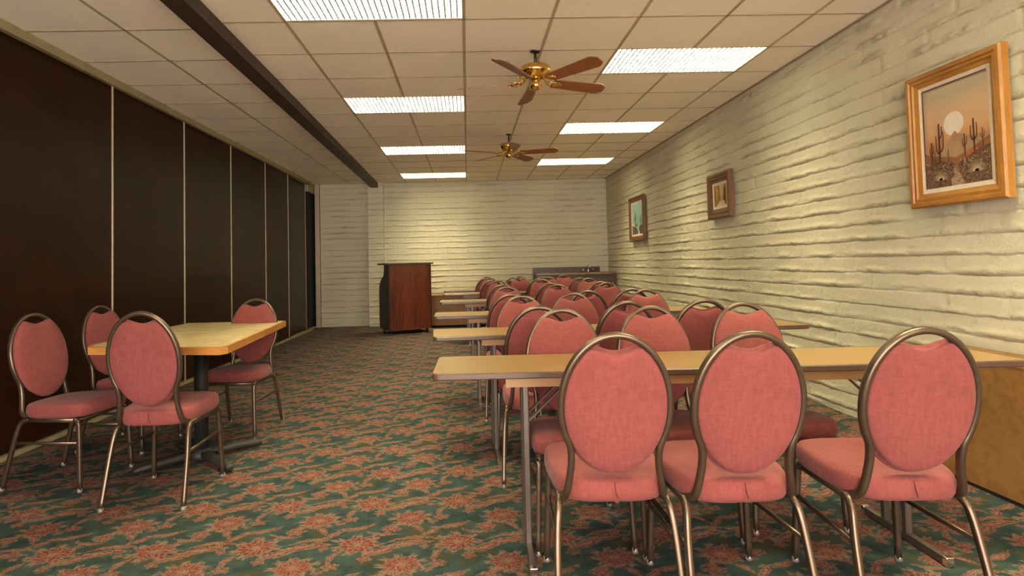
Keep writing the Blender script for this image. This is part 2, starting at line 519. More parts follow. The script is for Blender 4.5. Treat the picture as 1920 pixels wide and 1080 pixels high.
# plain side of the recess and of the pier
mb = MB(); mb.box(-1.987, -1.662, YF - .028, 12.1, 0, H); struct(mb, 'wall_pier_core', M['block'])
mb = MB()
mb.box(XL - .3, XR + .3, YB - .2, YB, 0, .25); mb.box(XL - .3, XR + .3, YB - .2, YB, 2.35, H)
for x0_, x1_ in ((XL - .3, -2.75), (-.25, .05), (2.55, XR + .3)): mb.box(x0_, x1_, YB - .2, YB, .25, 2.35)
struct(mb, 'wall_front', M['block'])
for n_, (x0_, x1_) in enumerate(((-2.75, -.25), (.05, 2.55))):
    mb = MB(); mb.box(x0_, x1_, YB - .13, YB - .12, .25, 2.35); struct(mb, 'window_%d' % (n_ + 1), M['daylight'])  # added glowing panes, never in view, brighten the room from behind

# folding partition along the left: brown vinyl leaves, metal joints
SEAMS = [-2.58, -1.30, -.02, 1.26, 2.54, 3.82, 5.08, 6.36, 7.61, 8.9, 10.02]
mb = MB(); mb.box(XL - .25, XL - .12, YB, 12.3, 0, H); struct(mb, 'wall_left', M['dark'])
part = empty('folding_partition', (XL, 0, 0))
tag(part, 'tall dark brown folding partition of flat leaves along the whole left side', 'partition')
ys = [YB + .05] + SEAMS
for i in range(len(ys) - 1):
    mb = MB(); mb.box(-.05, 0, ys[i] + .012, ys[i + 1] - .012, .035, H - .075, bev=.004)
    mb.build('leaf', M['panel'], part)
for y in SEAMS:
    mb = MB(); mb.box(-.035, .008, y - .008, y + .008, .03, H - .07, bev=.003)
    mb.build('joint_strip', M['alu'], part)
# last leaf swings out at an angle
a0 = Vector((0.0, 10.035, 0)); a1 = Vector((-.085, 11.38, 0))
dv = (a1 - a0).normalized(); ang = math.atan2(dv.y, dv.x)
Mx = Matrix.Translation(a0) @ Matrix.Rotation(ang, 4, 'Z')
mb = MB(); mb.box(0, (a1 - a0).length, -.002, .045, .035, H - .075, M=Mx, bev=.004); mb.build('leaf', M['panel'], part)
mb = MB(); mb.box((a1 - a0).length, (a1 - a0).length + .02, -.008, .045, .03, H - .07, M=Mx); mb.build('joint_strip', M['alu'], part)
mb = MB(); mb.box(-.07, .03, YB + .02, 11.38, H - .068, H - .002, bev=.004)
mb.box(.03, .045, YB + .02, 11.38, H - .075, H - .055); mb.build('head_track', M['track'], part)
mb = MB(); mb.box(-.05, .035, YB + .02, 11.38, 0.001, .03, bev=.004); mb.build('floor_track', M['track'], part)
# dark doorway beyond the partition
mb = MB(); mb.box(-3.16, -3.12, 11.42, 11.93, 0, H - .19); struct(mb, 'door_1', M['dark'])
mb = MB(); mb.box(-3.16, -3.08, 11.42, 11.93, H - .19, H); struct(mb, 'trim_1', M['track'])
mb = MB(); mb.box(-3.07, -2.985, 11.86, 11.93, 0, H - .002); mb.box(-3.0, -2.975, 11.84, 11.86, 0, H - .002); struct(mb, 'trim_2', M['alu'])
mb = MB(); mb.box(-3.12, -3.07, 11.42, 11.85, .001, .03); struct(mb, 'trim_3', M['track'])

# ceiling grid: two fields, left and right of the beam
def beam_x(y): return -1.63 - .0175 * (y - 3.6)
mb = MB()
ztb = H - .004
for i in range(-2, 5):
    x = GX + TS * i
    brk = sorted((GY + TS * (j - .5), GY + TS * (j + .5)) for i_, j in L_CELLS if i_ == i)
    ya = YB
    for b0, b1 in brk + [(YF, YF)]:
        if b0 > ya: mb.box(x - .011, x + .011, ya, b0, ztb, H)
        ya = b1
for j in range(-12, 13):
    y = GY + TS * j
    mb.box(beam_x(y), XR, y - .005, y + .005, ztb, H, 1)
mb.box(-2.36, -2.338, YB, 11.9, ztb, H)
for j in range(-12, 14):
    y = 4.05 + TS * j
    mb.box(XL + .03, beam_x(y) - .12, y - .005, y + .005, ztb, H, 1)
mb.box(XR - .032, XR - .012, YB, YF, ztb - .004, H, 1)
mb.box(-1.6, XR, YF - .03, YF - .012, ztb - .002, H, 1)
struct(mb, 'trim_4', [M['tbar'], M['joint']])

# beam
mb = MB()
y0, y1 = YB, 11.78
W_ = .14
vs_ = []
for y in (y0, y1):
    x = beam_x(y)
    vs_ += [(x, y, H), (x, y, H - .10), (x - W_, y, H - .10), (x - W_, y, H)]
mb.add(vs_, [(0, 1, 2, 3), (4, 7, 6, 5), (0, 4, 5, 1), (1, 5, 6, 2), (2, 6, 7, 3), (3, 7, 4, 0)])
bo = mb.build('ceiling_beam', M['beam'])
tag(bo, 'long dark brown wooden beam running along the tiled ceiling', 'beam')

# ------------------------------------------------------------------ ceiling lights
def make_light():
    """recessed troffer: housing, glowing panel, egg-crate louver that cuts the light off sideways"""
    t = empty('ceiling_light')
    a, b_ = TS - .004, TS / 2 - .004
    LZ = .055
    mb = MB()
    mb.box(-a, a, -b_, -b_ + .008, 0, LZ + .02); mb.box(-a, a, b_ - .008, b_, 0, LZ + .02)
    mb.box(-a, -a + .008, -b_ + .008, b_ - .008, 0, LZ + .02); mb.box(a - .008, a, -b_ + .008, b_ - .008, 0, LZ + .02)
    mb.box(-a, a, -b_, b_, LZ + .02, LZ + .025)
    mb.build('housing', M['louver'], t)
    mb = MB(); mb.add([(-a + .008, -b_ + .008, LZ), (a - .008, -b_ + .008, LZ), (a - .008, b_ - .008, LZ), (-a + .008, b_ - .008, LZ)], [(0, 3, 2, 1)])
    mb.build('lit_panel', M['lens'], t)
    mb = MB(); nx, ny = 30, 15
    th = .0035
    for k in range(1, nx):
        x = -a + 2 * a * k / nx; mb.box(x - .0052, x + .0052, -b_ + .008, b_ - .008, .003, .003 + LDEEP)
    for k in range(1, ny):
        y = -b_ + 2 * b_ * k / ny; mb.box(-a + .008, a - .008, y - th, y + th, .0035, .0025 + LDEEP)
    mb.build('louver', M['louver'], t)
    return t
L_SPOTS = [(-1, -.5, 'left row, the one nearest the camera, cut by the top edge'), (-1, 3.5, 'left row, second from the camera, by the nearer fan'),
           (-1, 7.5, 'left row, third from the camera, by the farther fan'), (-1, 11.5, 'left row, the farthest, next to the back wall'),
           (3, 1.5, 'right row, the nearest, right of the nearer fan'), (3, 5.5, 'right row, the middle one of three'), (3, 9.5, 'right row, the farthest of three'),
           (-1, -4.5, 'left row, added overhead, out of view above the camera'), (3, -2.5, 'right row, added out of view above the nearest chairs'),
           (-1, -8.5, 'left row, added unseen behind the camera'), (3, -6.5, 'right row, added unseen behind the camera')]  # last four panels continue the rows out of view, added for illumination
lp = make_light()
for k, (i, j, s_) in enumerate(L_SPOTS):
    loc = (GX + TS * i, GY + TS * j, H)
    o = lp if k == 0 else dup(lp, loc, 0)
    o.location = loc
    tag(o, 'lit fluorescent ceiling panel, ' + s_, 'ceiling light', 'fluorescent panels in the tiled ceiling')

# ------------------------------------------------------------------ ceiling fans
def make_fan():
    t = empty('ceiling_fan')            # origin at blade plane height, hanging point above
    up = H - 2.63
    mb = MB(); mb.tube([(0, 0, .13), (0, 0, up - .003)], circ(.011, 10), up=(1, 0, 0))
    mb.box(-.035, .035, -.02, .02, up - .014, up - .002); mb.build('down_rod', M['black'], t)
    mb = MB(); mb.lathe([(0, .145), (.05, .145), (.105, .132), (.118, .118), (.120, .085), (.112, .068), (.085, .058), (.080, .040), (.05, .03), (0, .03)], n=40)
    mb.build('motor_housing', M['brass'], t)
    mb = MB(); mb.lathe([(0, .04), (.032, .04), (.034, .015), (.048, -.002), (.048, -.030), (.040, -.048), (.022, -.058), (0, -.060)], n=32)
    mb.build('switch_housing', M['brass'], t)
    for k in range(5):
        A = Matrix.Rotation(R(72 * k), 4, 'Z')
        # blade iron: two curling arms and a plate under the blade
        mb = MB()
        for s_ in (-1, 1):
            mb.tube([A @ Vector(p) for p in spline([(.075, 0, .045), (.10, s_ * .018, .02), (.13, s_ * .036, .004), (.165, s_ * .030, 0), (.20, s_ * .006, 0)], 5)], circ(.0055, 6))
            mb.tube([A @ Vector(p) for p in spline([(.12, s_ * .012, .012), (.14, s_ * .045, .004), (.175, s_ * .050, 0), (.215, s_ * .028, 0)], 5)], circ(.0045, 6))
        mb.box(.135, .225, -.012, .012, -.003, .004, M=A)
        mb.build('blade_iron', M['brass'], t)
        # blade: rounded-corner board pitched ~12 deg
        B = A @ Matrix.Rotation(R(-17), 4, 'X')
        pts = [(.155, -.050), (.575, -.068), (.600, -.060), (.632, -.036), (.635, -.028), (.635, .028), (.632, .036), (.600, .060), (.575, .068), (.155, .050), (.145, .03), (.145, -.03)]
        mb = MB(); mb.prism(pts, .004, .0105, M=B)
        bl = mb.build('fan_blade', M['blade'], t)
    return t
fan = make_fan()
fan.location = (.575, 4.57, 2.63); fan.rotation_euler = (0, 0, R(21))
tag(fan, 'brass ceiling fan with five brown blades, the nearer and larger one', 'ceiling fan', 'brass ceiling fans')
f2 = dup(fan, (.575, 7.55, 2.63), R(57))
tag(f2, 'brass ceiling fan with five brown blades, the farther and smaller one', 'ceiling fan')

# ------------------------------------------------------------------ banquet chair
def back_y(z): return -.195 - .175 * (z - .42)
def make_chair():
    t = empty('banquet_chair')
    # --- frame of the back: one bent tube
    EC, EA, EB = .722, .180, .240
    half = []
    a_end = math.asin((.590 - EC) / EB)
    for k in range(17):
        a = PI / 2 + (a_end - PI / 2) * k / 16
        z = EC + EB * math.sin(a); half.append((EA * math.cos(a), back_y(z), z))
    half += [(.1465, back_y(.56), .562), (.1460, back_y(.53), .532), (.1500, back_y(.49), .492), (.1570, back_y(.45), .452), (.1640, back_y(.42) + .005, .420),
             (.1680, back_y(.41) + .03, .402), (.1700, -.13, .396), (.1700, -.06, .395)]
    path = [(-x, y, z) for (x, y, z) in half[::-1]][:-1] + half
    mb = MB(); mb.tube(spline(path, 2), rect(.0105, .0140, .5), up=(0, 1, .17))
    mb.build('back_frame', M['bronze'], t)
    # --- padded back: oval with a scooped top (hand hole)
    def outline(ea, eb, dip, n=72):
        pts = []
        for k in range(n):
            a = 2 * PI * k / n - PI / 2
            x = ea * math.cos(a); z = EC + eb * math.sin(a)
            if math.sin(a) > 0 and abs(x) < .086:
                s_ = .5 + .5 * math.cos(PI * abs(x) / .086)
                zs = EC + eb * math.sqrt(1 - (.086 / ea) ** 2)
                z = zs - dip * s_
            pts.append((x, z))
        return pts
    base = outline(.171, .229, .020)
    mb = MB(); n = len(base)
    ccen = (0, .700)
    rings = [(0.0, -.017), (.45, -.0168), (.85, -.016), (.96, -.0145), (.99, -.010), (1.0, 0), (1.0, .010), (1.035, .013), (1.052, .020), (1.035, .031), (.97, .039), (.80, .046), (.5, .050), (0.0, .051)]
    vs_ = []; fs = []
    ring_idx = []
    for s_, dy in rings:
        if s_ == 0.0:
            ring_idx.append([len(vs_)]); vs_.append((ccen[0], back_y(ccen[1]) + dy, ccen[1])); continue
        idx = []
        for (x, z) in base:
            xx = ccen[0] + (x - ccen[0]) * s_; z_ = ccen[1] + (z - ccen[1]) * s_
            idx.append(len(vs_)); vs_.append((xx, back_y(z_) + dy, z_))
        ring_idx.append(idx)
    for A, B in zip(ring_idx[:-1], ring_idx[1:]):
        for k in range(n):
            k2 = (k + 1) % n
            if len(A) == 1: fs.append((A[0], B[k], B[k2]))
            elif len(B) == 1: fs.append((A[k], B[0], A[k2]))
            else: fs.append((A[k], B[k], B[k2], A[k2]))
    mb.add(vs_, fs, 0, True)
    bk = mb.build('backrest', M['rose'], t)
    # --- seat cushion
    def seat_out(n=64):
        pts = []
        for k in range(n):
            a = 2 * PI * k / n
            c_, s2 = math.cos(a), math.sin(a)
            ex = .48
            x = math.copysign(abs(c_) ** ex, c_); y = math.copysign(abs(s2) ** ex, s2)
            y_ = y * .215 + .005
            wd = .205 + .012 * (y_ / .215)
            if y_ < 0: wd -= .018 * (y_ / .215) ** 2
            pts.append((x * wd, y_))
        return pts
    so = seat_out(); n = len(so)
    rings = [(0.0, .398), (.9, .398), (.965, .401), (.992, .412), (1.0, .428), (.998, .446), (.985, .460), (.955, .470), (.88, .476), (.55, .482), (0, .484)]
    vs_ = []; fs = []; ri = []
    for s_, z in rings:
        if s_ == 0.0: ri.append([len(vs_)]); vs_.append((0, 0.01, z)); continue
        idx = []
        for x, y in so: idx.append(len(vs_)); vs_.append((x * s_, .005 + (y - .005) * s_, z + .006 * (y / .2)))
        ri.append(idx)
    for A, B in zip(ri[:-1], ri[1:]):
        for k in range(n):
            k2 = (k + 1) % n
            if len(A) == 1: fs.append((A[0], B[k2], B[k]))
            elif len(B) == 1: fs.append((A[k], A[k2], B[0]))
            else: fs.append((A[k], A[k2], B[k2], B[k]))
    mb = MB(); mb.add(vs_, fs, 0, True)
    st = mb.build('seat', M['rose'], t)
    mb = MB()
    mb.tube(spline([(.012, -.196, .398), (.006, -.2125, .414), (.0, -.2128, .438), (.0, -.209, .452), (0, -.204, .459)], 4), circ(.0022, 6), up=(1, 0, 0))
    mb.build('seam', M['seam'], st)
    # --- under-frame: side rails + cross rails
    mb = MB()
    for s_ in (-1, 1):
        mb.tube([(s_ * .182, .17, .388), (s_ * .182, 0, .388), (s_ * .180, -.15, .388)], rect(.010, .0125))
        mb.tube([(s_ * .19, .188, .265), (s_ * .195, -.04, .262), (s_ * .200, -.205, .262)], rect(.006, .008))
    mb.tube([(-.182, .16, .385), (.182, .16, .385)], rect(.009, .009)); mb.tube([(-.18, -.10, .385), (.18, -.10, .385)], rect(.009, .009))
    mb.build('under_frame', M['bronze'], t)
    for s_ in (-1, 1):
        for fr in (0, 1):
            mb = MB()
            if fr: pth = spline([(s_ * .182, .150, .390), (s_ * .184, .172, .378), (s_ * .187, .182, .340), (s_ * .200, .200, .012)], 5); foot = (s_ * .200, .200)
            else: pth = spline([(s_ * .180, -.130, .392), (s_ * .186, -.165, .378), (s_ * .192, -.185, .345), (s_ * .200, -.212, .24), (s_ * .208, -.270, .012)], 5); foot = (s_ * .208, -.270)
            mb.tube(pth, rect(.0105, .0125, .35), up=(s_ * .1, 1, 0))
            lg = mb.build('leg', M['bronze'], t)
            mb = MB(); mb.lathe([(0, 0), (.013, 0), (.0145, .008), (.013, .022), (0, .022)], c=(foot[0], foot[1], 0), n=10); mb.build('glide', M['glide'], lg)
    return t

chair0 = make_chair()
used = [False]
def chair(x, y, deg, label, group, s=1.0):
    if not used[0]:
        o = chair0; used[0] = True; o.location = (x, y, 0); o.rotation_euler = (0, 0, R(deg))
    else: o = dup(chair0, (x, y, 0), R(deg))
    return tag(o, label, 'chair', group)

# ------------------------------------------------------------------ long folding tables
TZ = .762; TW = .455; TL = 2.44
def make_table():
    t = empty('folding_table')          # origin: front-left corner on the floor; +x length, +y depth
    def rr_(inset=0., rad=.035):
        pts = []
        for cx, cy, a0_ in ((TL - rad, rad, -90), (TL - rad, TW - rad, 0), (rad, TW - rad, 90), (rad, rad, 180)):
            for k in range(7):
                a = R(a0_ + 15 * k); pts.append((cx + (rad - inset) * math.cos(a), cy + (rad - inset) * math.sin(a)))
        return pts
    mb = MB(); mb.prism(rr_(.002), TZ - .022, TZ); tp = mb.build('tabletop', M['laminate'], t)
    mb = MB()
    o = rr_(0); n = len(o)
    prof = [(0, TZ - .001), (.0015, TZ + .0005), (-.003, TZ - .004), (-.003, TZ - .022), (0, TZ - .026), (.012, TZ - .026)]
    vs_ = []; k = len(prof)
    outs = [rr_(q[0]) for q in prof]
    for j, q in enumerate(prof): vs_ += [(p[0], p[1], q[1]) for p in outs[j]]
    fs = [(j * n + i, j * n + (i + 1) % n, (j + 1) * n + (i + 1) % n, (j + 1) * n + i) for j in range(k - 1) for i in range(n)]
    mb.add(vs_, fs); mb.build('edge_band', M['edge'], tp)
    mb = MB(); mb.box(.30, TL - .30, .030, .045, TZ - .066, TZ - .024); mb.box(.30, TL - .30, TW - .045, TW - .030, TZ - .066, TZ - .024)
    mb.box(.30, .315, .045, TW - .045, TZ - .066, TZ - .024); mb.box(TL - .315, TL - .30, .045, TW - .045, TZ - .066, TZ - .024)
    mb.build('apron', M['apron'], t)
    for s_, xl in ((1, .385), (-1, TL - .46)):
        mb = MB()
        for yy in (.115, .245):
            mb.tube([(xl, yy, .035), (xl, yy, TZ - .03)], rect(.0135, .015), up=(0, 1, 0), smooth=False)
        mb.box(xl - .012, xl + .012, .05, TW - .05, TZ - .045, TZ - .024)
        lg = mb.build('leg', M['steel'], t)
        mb = MB(); mb.box(xl - .014, xl + .014, -.090, .375, .004, .036, bev=.004); mb.build('foot_bar', M['steel'], lg)
        mb = MB()
        for ya, yb in ((-.110, -.085), (.370, .392)):
            mb = MB(); mb.box(xl - .0155, xl + .0155, ya, yb, .002, .038, bev=.003); mb.build('end_cap', M['chrome'], lg)
        mb = MB()
        for yy in (.13, .235):
            mb.tube([(xl + s_ * .01, yy, .53), (xl + s_ * .22, yy, TZ - .03)], rect(.0035, .011), up=(0, 1, 0), smooth=False)
        mb.build('brace', M['steel'], lg)
    return t
ordn = ['nearest', 'second', 'third', 'fourth', 'fifth', 'farthest']
TABLES = [(-.155, 2.385, -1.0), (-.22, 3.60, 3.5), (-.30, 5.03, 1.0), (-.34, 6.92, .5), (-.37, 8.76, .5), (-.40, 9.75, 0.3)]
tb = make_table()
tl = ['long narrow folding table nearest the camera, wood laminate top with dark edge', 'long narrow folding table, second from the camera, its right end by the block wall',
      'long narrow folding table, third from the camera, in the row of six', 'long narrow folding table, fourth from the camera, in the row of six',
      'long narrow folding table, fifth from the camera, just before the farthest', 'long narrow folding table, farthest from the camera, near the back wall']
for k, (x, y, a) in enumerate(TABLES):
    o = tb if k == 0 else dup(tb, (x, y, 0), R(a))
    o.location = (x, y, 0); o.rotation_euler = (0, 0, R(a))
    tag(o, tl[k], 'table', 'long folding tables in rows')

# chairs: (x, y of the back top, heading deg: 0 = faces away from the camera, 180 = faces the camera)
def at_back(xb, yb, deg):
    # origin from the position of the top of the back (local (0,-.29))
    a = R(deg); return xb - .29 * math.sin(a), yb + .29 * math.cos(a)
CH = [
 # near side, far side of each table, left to right
 [('n', .477, 1.90, -2), ('n', .905, 1.86, 1), ('n', 1.445, 1.83, -3)], [('f', .465, 2.93, 180), ('f', .925, 2.97, 182), ('f', 1.44, 3.05, 179)],
 [('n', .375, 3.14, -4), ('n', .915, 3.36, 3), ('n', 1.365, 3.36, -2)], [('f', .385, 4.22, 178), ('f', .79, 4.40, 181), ('f', 1.42, 4.66, 184)],
 [('n', .325, 4.46, -3), ('n', .965, 4.72, 4), ('n', 1.36, 4.86, 0)], [('f', .39, 5.86, 178), ('f', .94, 6.16, 182), ('f', 1.52, 6.38, 184)],
 [('n', .385, 6.50, -2), ('n', .93, 6.55, 2), ('n', 1.52, 6.66, 0)], [('f', .43, 8.05, 180), ('f', 1.03, 8.12, 177), ('f', 1.70, 8.20, 182)],
 [('n', .35, 8.38, 0), ('n', 1.02, 8.40, 3), ('n', 1.62, 8.42, -2)], [('f', .36, 9.41, 180), ('f', .84, 9.42, 181), ('f', 1.30, 9.43, 179)],
 [('n', .30, 9.52, 0), ('n', .74, 9.52, 2), ('n', 1.20, 9.52, -3)], [('f', .34, 10.52, 180), ('f', .95, 10.53, 178), ('f', 1.73, 10.54, 182)],
]
side_txt = {'n': 'seen from behind at the', 'f': 'facing the camera behind the'}
for r_, row in enumerate(CH):
    for k, (sd, x, y, deg) in enumerate(row):
        ox, oy = at_back(x, y, deg)
        lab = 'rose chair %s %s long table, %s of three' % (side_txt[sd], ordn[r_ // 2], ('left', 'middle', 'right')[k])
        chair(ox, oy, deg, lab, 'oval-backed chairs at the long tables')

# ------------------------------------------------------------------ small table on the left and its chairs
t = empty('pedestal_table', (-1.72, 3.80, 0))
tag(t, 'rectangular pedestal table with yellow marbled top and oak edge on the left', 'table')
cor = [(-1.372, 3.25), (-1.345, 3.30), (-1.480, 4.78), (-1.51, 4.81), (-2.28, 4.82), (-2.29, 4.42), (-2.235, 3.50), (-2.18, 3.40)]
pts = [(x + 1.72, y - 3.80) for x, y in cor]
ins = []
cxm = sum(p[0] for p in pts) / 8; cym = sum(p[1] for p in pts) / 8
for x, y in pts:
    d = math.hypot(x - cxm, y - cym); ins.append((cxm + (x - cxm) * (1 - .03 / d), cym + (y - cym) * (1 - .03 / d)))
mb = MB(); mb.prism(ins, .775, .781); mb.build('tabletop', M['tabletop'], t)
mb = MB()
vs_ = [(p[0], p[1], .738) for p in pts] + [(p[0], p[1], .776) for p in pts] + [(p[0] * .995 + q[0] * .005, p[1] * .995 + q[1] * .005, .780) for p, q in zip(pts, ins)] + [(p[0], p[1], .7805) for p in ins]
fs = [list(range(8))[::-1]]
for k in range(3): fs += [(k * 8 + i, k * 8 + (i + 1) % 8, k * 8 + 8 + (i + 1) % 8, k * 8 + 8 + i) for i in range(8)]
mb.add(vs_, fs); mb.build('edge_band', M['oak_edge'], t)
mb = MB(); mb.tube([(0, 0, .05), (0, 0, .715)], circ(.042, 20), up=(1, 0, 0)); mb.build('column', M['blackpaint'], t)
mb = MB(); mb.box(-.24, .24, -.24, .24, .715, .737); mb.build('top_plate', M['blackpaint'], t)
mb = MB()
for a in (42, 137, 222, 318):
    d = Vector((math.cos(R(a)), math.sin(R(a)), 0))
    mb.tube([d * .02 + Vector((0, 0, .045)), d * .2 + Vector((0, 0, .042)), d * .36 + Vector((0, 0, .030)), d * .385 + Vector((0, 0, .024))], rect(.030, .020, .6), scale=[1.1, 1.05, .85, .6])
mb.lathe([(0, .075), (.05, .075), (.07, .05), (.075, .02), (0, .02)], n=20)
mb.build('base', M['pad_dust'], t)
g = 'oval-backed chairs at the small left table'
x, y = at_back(-1.665, 3.00, -1); o = chair(x, y, -1, 'rose banquet chair with its back to the camera at the yellow-topped table', g); o.scale = (1, 1, 1.035)
chair(-2.33, 3.53, -98, 'rose banquet chair at the far left, sideways against the brown partition', g)
chair(-2.345, 4.18, -99, 'rose banquet chair half hidden behind the left table, beside the partition', g)
chair(-1.715, 4.42, 176, 'rose banquet chair facing the camera at the far end of the yellow-topped table', g)

# ------------------------------------------------------------------ lectern
t = empty('lectern', (-1.39, 10.26, 0), R(25))      # origin: front-left corner; +x along front, +y depth
tag(t, 'tall cherry-brown wooden lectern with curved sides standing before the block wall', 'lectern')
LW, LD = .80, .58
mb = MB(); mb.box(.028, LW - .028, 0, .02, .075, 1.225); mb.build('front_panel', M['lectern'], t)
prof = [(0, .07), (.0, 1.225), (LD * .44, 1.225), (LD * .46, 1.10), (LD * .52, 1.03), (LD * .80, .95), (LD * .94, .87), (LD, .76), (LD, .10), (LD * .97, .07)]
for x0_ in (0, LW - .028):
    mb = MB(); n = len(prof)
    vs_ = [(x0_, p[0], p[1]) for p in prof] + [(x0_ + .028, p[0], p[1]) for p in prof]
    mb.add(vs_, [list(range(n)), list(range(n, 2 * n))[::-1]] + [(i, (i + 1) % n, n + (i + 1) % n, n + i) for i in range(n)])
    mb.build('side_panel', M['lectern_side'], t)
mb = MB(); mb.box(-.04, LW + .04, -.03, LD * .92, 1.225, 1.255, bev=.006); mb.build('top', M['lectern_top'], t)
mb = MB(); mb.box(.028, LW - .028, .02, LD - .03, .09, .115); mb.build('shelf', M['lectern_side'], t)
mb = MB(); mb.box(.028, LW - .028, .02, LD * .85, .60, .62); mb.build('shelf', M['lectern_side'], t)
for x_ in (.07, LW - .07):
    for y_ in (.06, LD - .06):
        mb = MB(); mb.tube([(x_ - .012, y_, .0265), (x_ + .012, y_, .0265)], circ(.026, 14)); mb.box(x_ - .018, x_ + .018, y_ - .012, y_ + .012, .045, .073)
        mb.build('caster', M['black'], t)

# ------------------------------------------------------------------ counter with sink in the far corner
t = empty('sink_counter', (1.32, 11.1, 0))
tag(t, 'dark brown wooden counter unit in the far right corner against the block walls', 'counter')
CW = XR - .03 - 1.32
mb = MB(); mb.box(0, CW, .03, .66, .10, .955); mb.build('cabinet_body', M['counter'], t)
mb = MB(); mb.box(0.02, CW - .02, .07, .66, 0, .10); mb.build('plinth', M['dark'], t)
for k in range(3):
    w_ = CW / 3
    mb = MB(); mb.box(k * w_ + .02, (k + 1) * w_ - .02, .010, .030, .14, .91, bev=.004); d = mb.build('door', M['counter'], t)
    mb = MB(); mb.box((k + 1) * w_ - .07, (k + 1) * w_ - .055, -.008, .010, .70, .80); mb.build('handle', M['brass'], d)
mb = MB(); mb.box(-.01, CW, -.01, .66, .955, .993, bev=.006); mb.build('countertop', M['counter_top'], t)
mb = MB(); mb.box(-.01, CW - .16, .64, .665, .993, 1.10); mb.build('backsplash', M['counter'], t)
t = empty('sink_faucet', (2.40, 11.60, .993))
tag(t, 'small chrome faucet with two handles on the dark corner counter', 'faucet')
mb = MB(); mb.tube(spline([(0, 0, 0), (0, 0, .07), (0, -.02, .125), (0, -.06, .145), (0, -.11, .125), (0, -.125, .095)], 6), circ(.011, 10), up=(1, 0, 0)); mb.lathe([(0, .0), (.022, 0), (.02, .02), (0, .02)], n=16); mb.build('spout', M['chrome'], t)
for s_ in (-1, 1):
    mb = MB(); mb.lathe([(0, 0), (.022, 0), (.018, .03), (.024, .045), (.022, .06), (0, .065)], c=(s_ * .10, 0, 0), n=14); mb.build('handle', M['chrome'], t)

# low brown cabinet by the back wall
t = empty('low_cabinet', (-.98, 11.2, 0))
tag(t, 'low plain brown wooden cabinet against the back wall, right of the lectern', 'cabinet')
mb = MB(); mb.box(0, 1.55, .01, .48, .05, .60); mb.build('cabinet_body', M['sidelow'], t)
mb = MB(); mb.box(.03, 1.52, .04, .48, 0, .05); mb.build('plinth', M['dark'], t)
mb = MB(); mb.box(-.01, 1.56, 0, .49, .60, .625, bev=.004); mb.build('top', M['sidelow'], t)

# low wood-grain cabinet on the right, behind the nearest table
t = empty('wood_grain_cabinet', (2.575, 1.2, 0))
tag(t, 'low brown wood-grain cabinet on the carpet at the right edge, by the block wall', 'cabinet')
mb = MB(); mb.box(0, .255, 0, 2.1, .02, .655); mb.build('cabinet_body', M['sideboard'], t)
mb = MB(); mb.box(.003, .25, .01, 2.09, 0, .02); mb.build('plinth', M['dark'], t)
mb = MB(); mb.box(-.006, .257, -.005, 2.105, .655, .675, bev=.003); mb.build('top', M['sideboard'], t)

# ------------------------------------------------------------------ pictures on the right wall
def flat(name, col, rough=.7, var=.12, ns=30):
    return simple(name, col, rough, 0, var, ns)
def grad_mat(name, stops, axis=2, noise_amt=.06, scale=(1, 1, 1), nscale=6):
    m_, b = newmat(name)
    c = coords((1, 1, 1)); sp = X.nt.nodes.new('ShaderNodeSeparateXYZ'); lk(c, sp.inputs[0])
    n_ = xnoise(coords(scale), nscale, 4, .6)
    v = X(sp.outputs[axis]) + (n_ - .5) * noise_amt
    rp = X.nt.nodes.new('ShaderNodeValToRGB')
    cr = rp.color_ramp
    while len(cr.elements) > 1: cr.elements.remove(cr.elements[0])
    cr.elements[0].position = stops[0][0]; cr.elements[0].color = (*stops[0][1], 1)
    for p_, c_ in stops[1:]:
        e = cr.elements.new(p_); e.color = (*c_, 1)
    lk(v, rp.inputs[0]); lk(rp.outputs[0], b.inputs['Base Color']); b.inputs['Roughness'].default_value = .5
    return m_

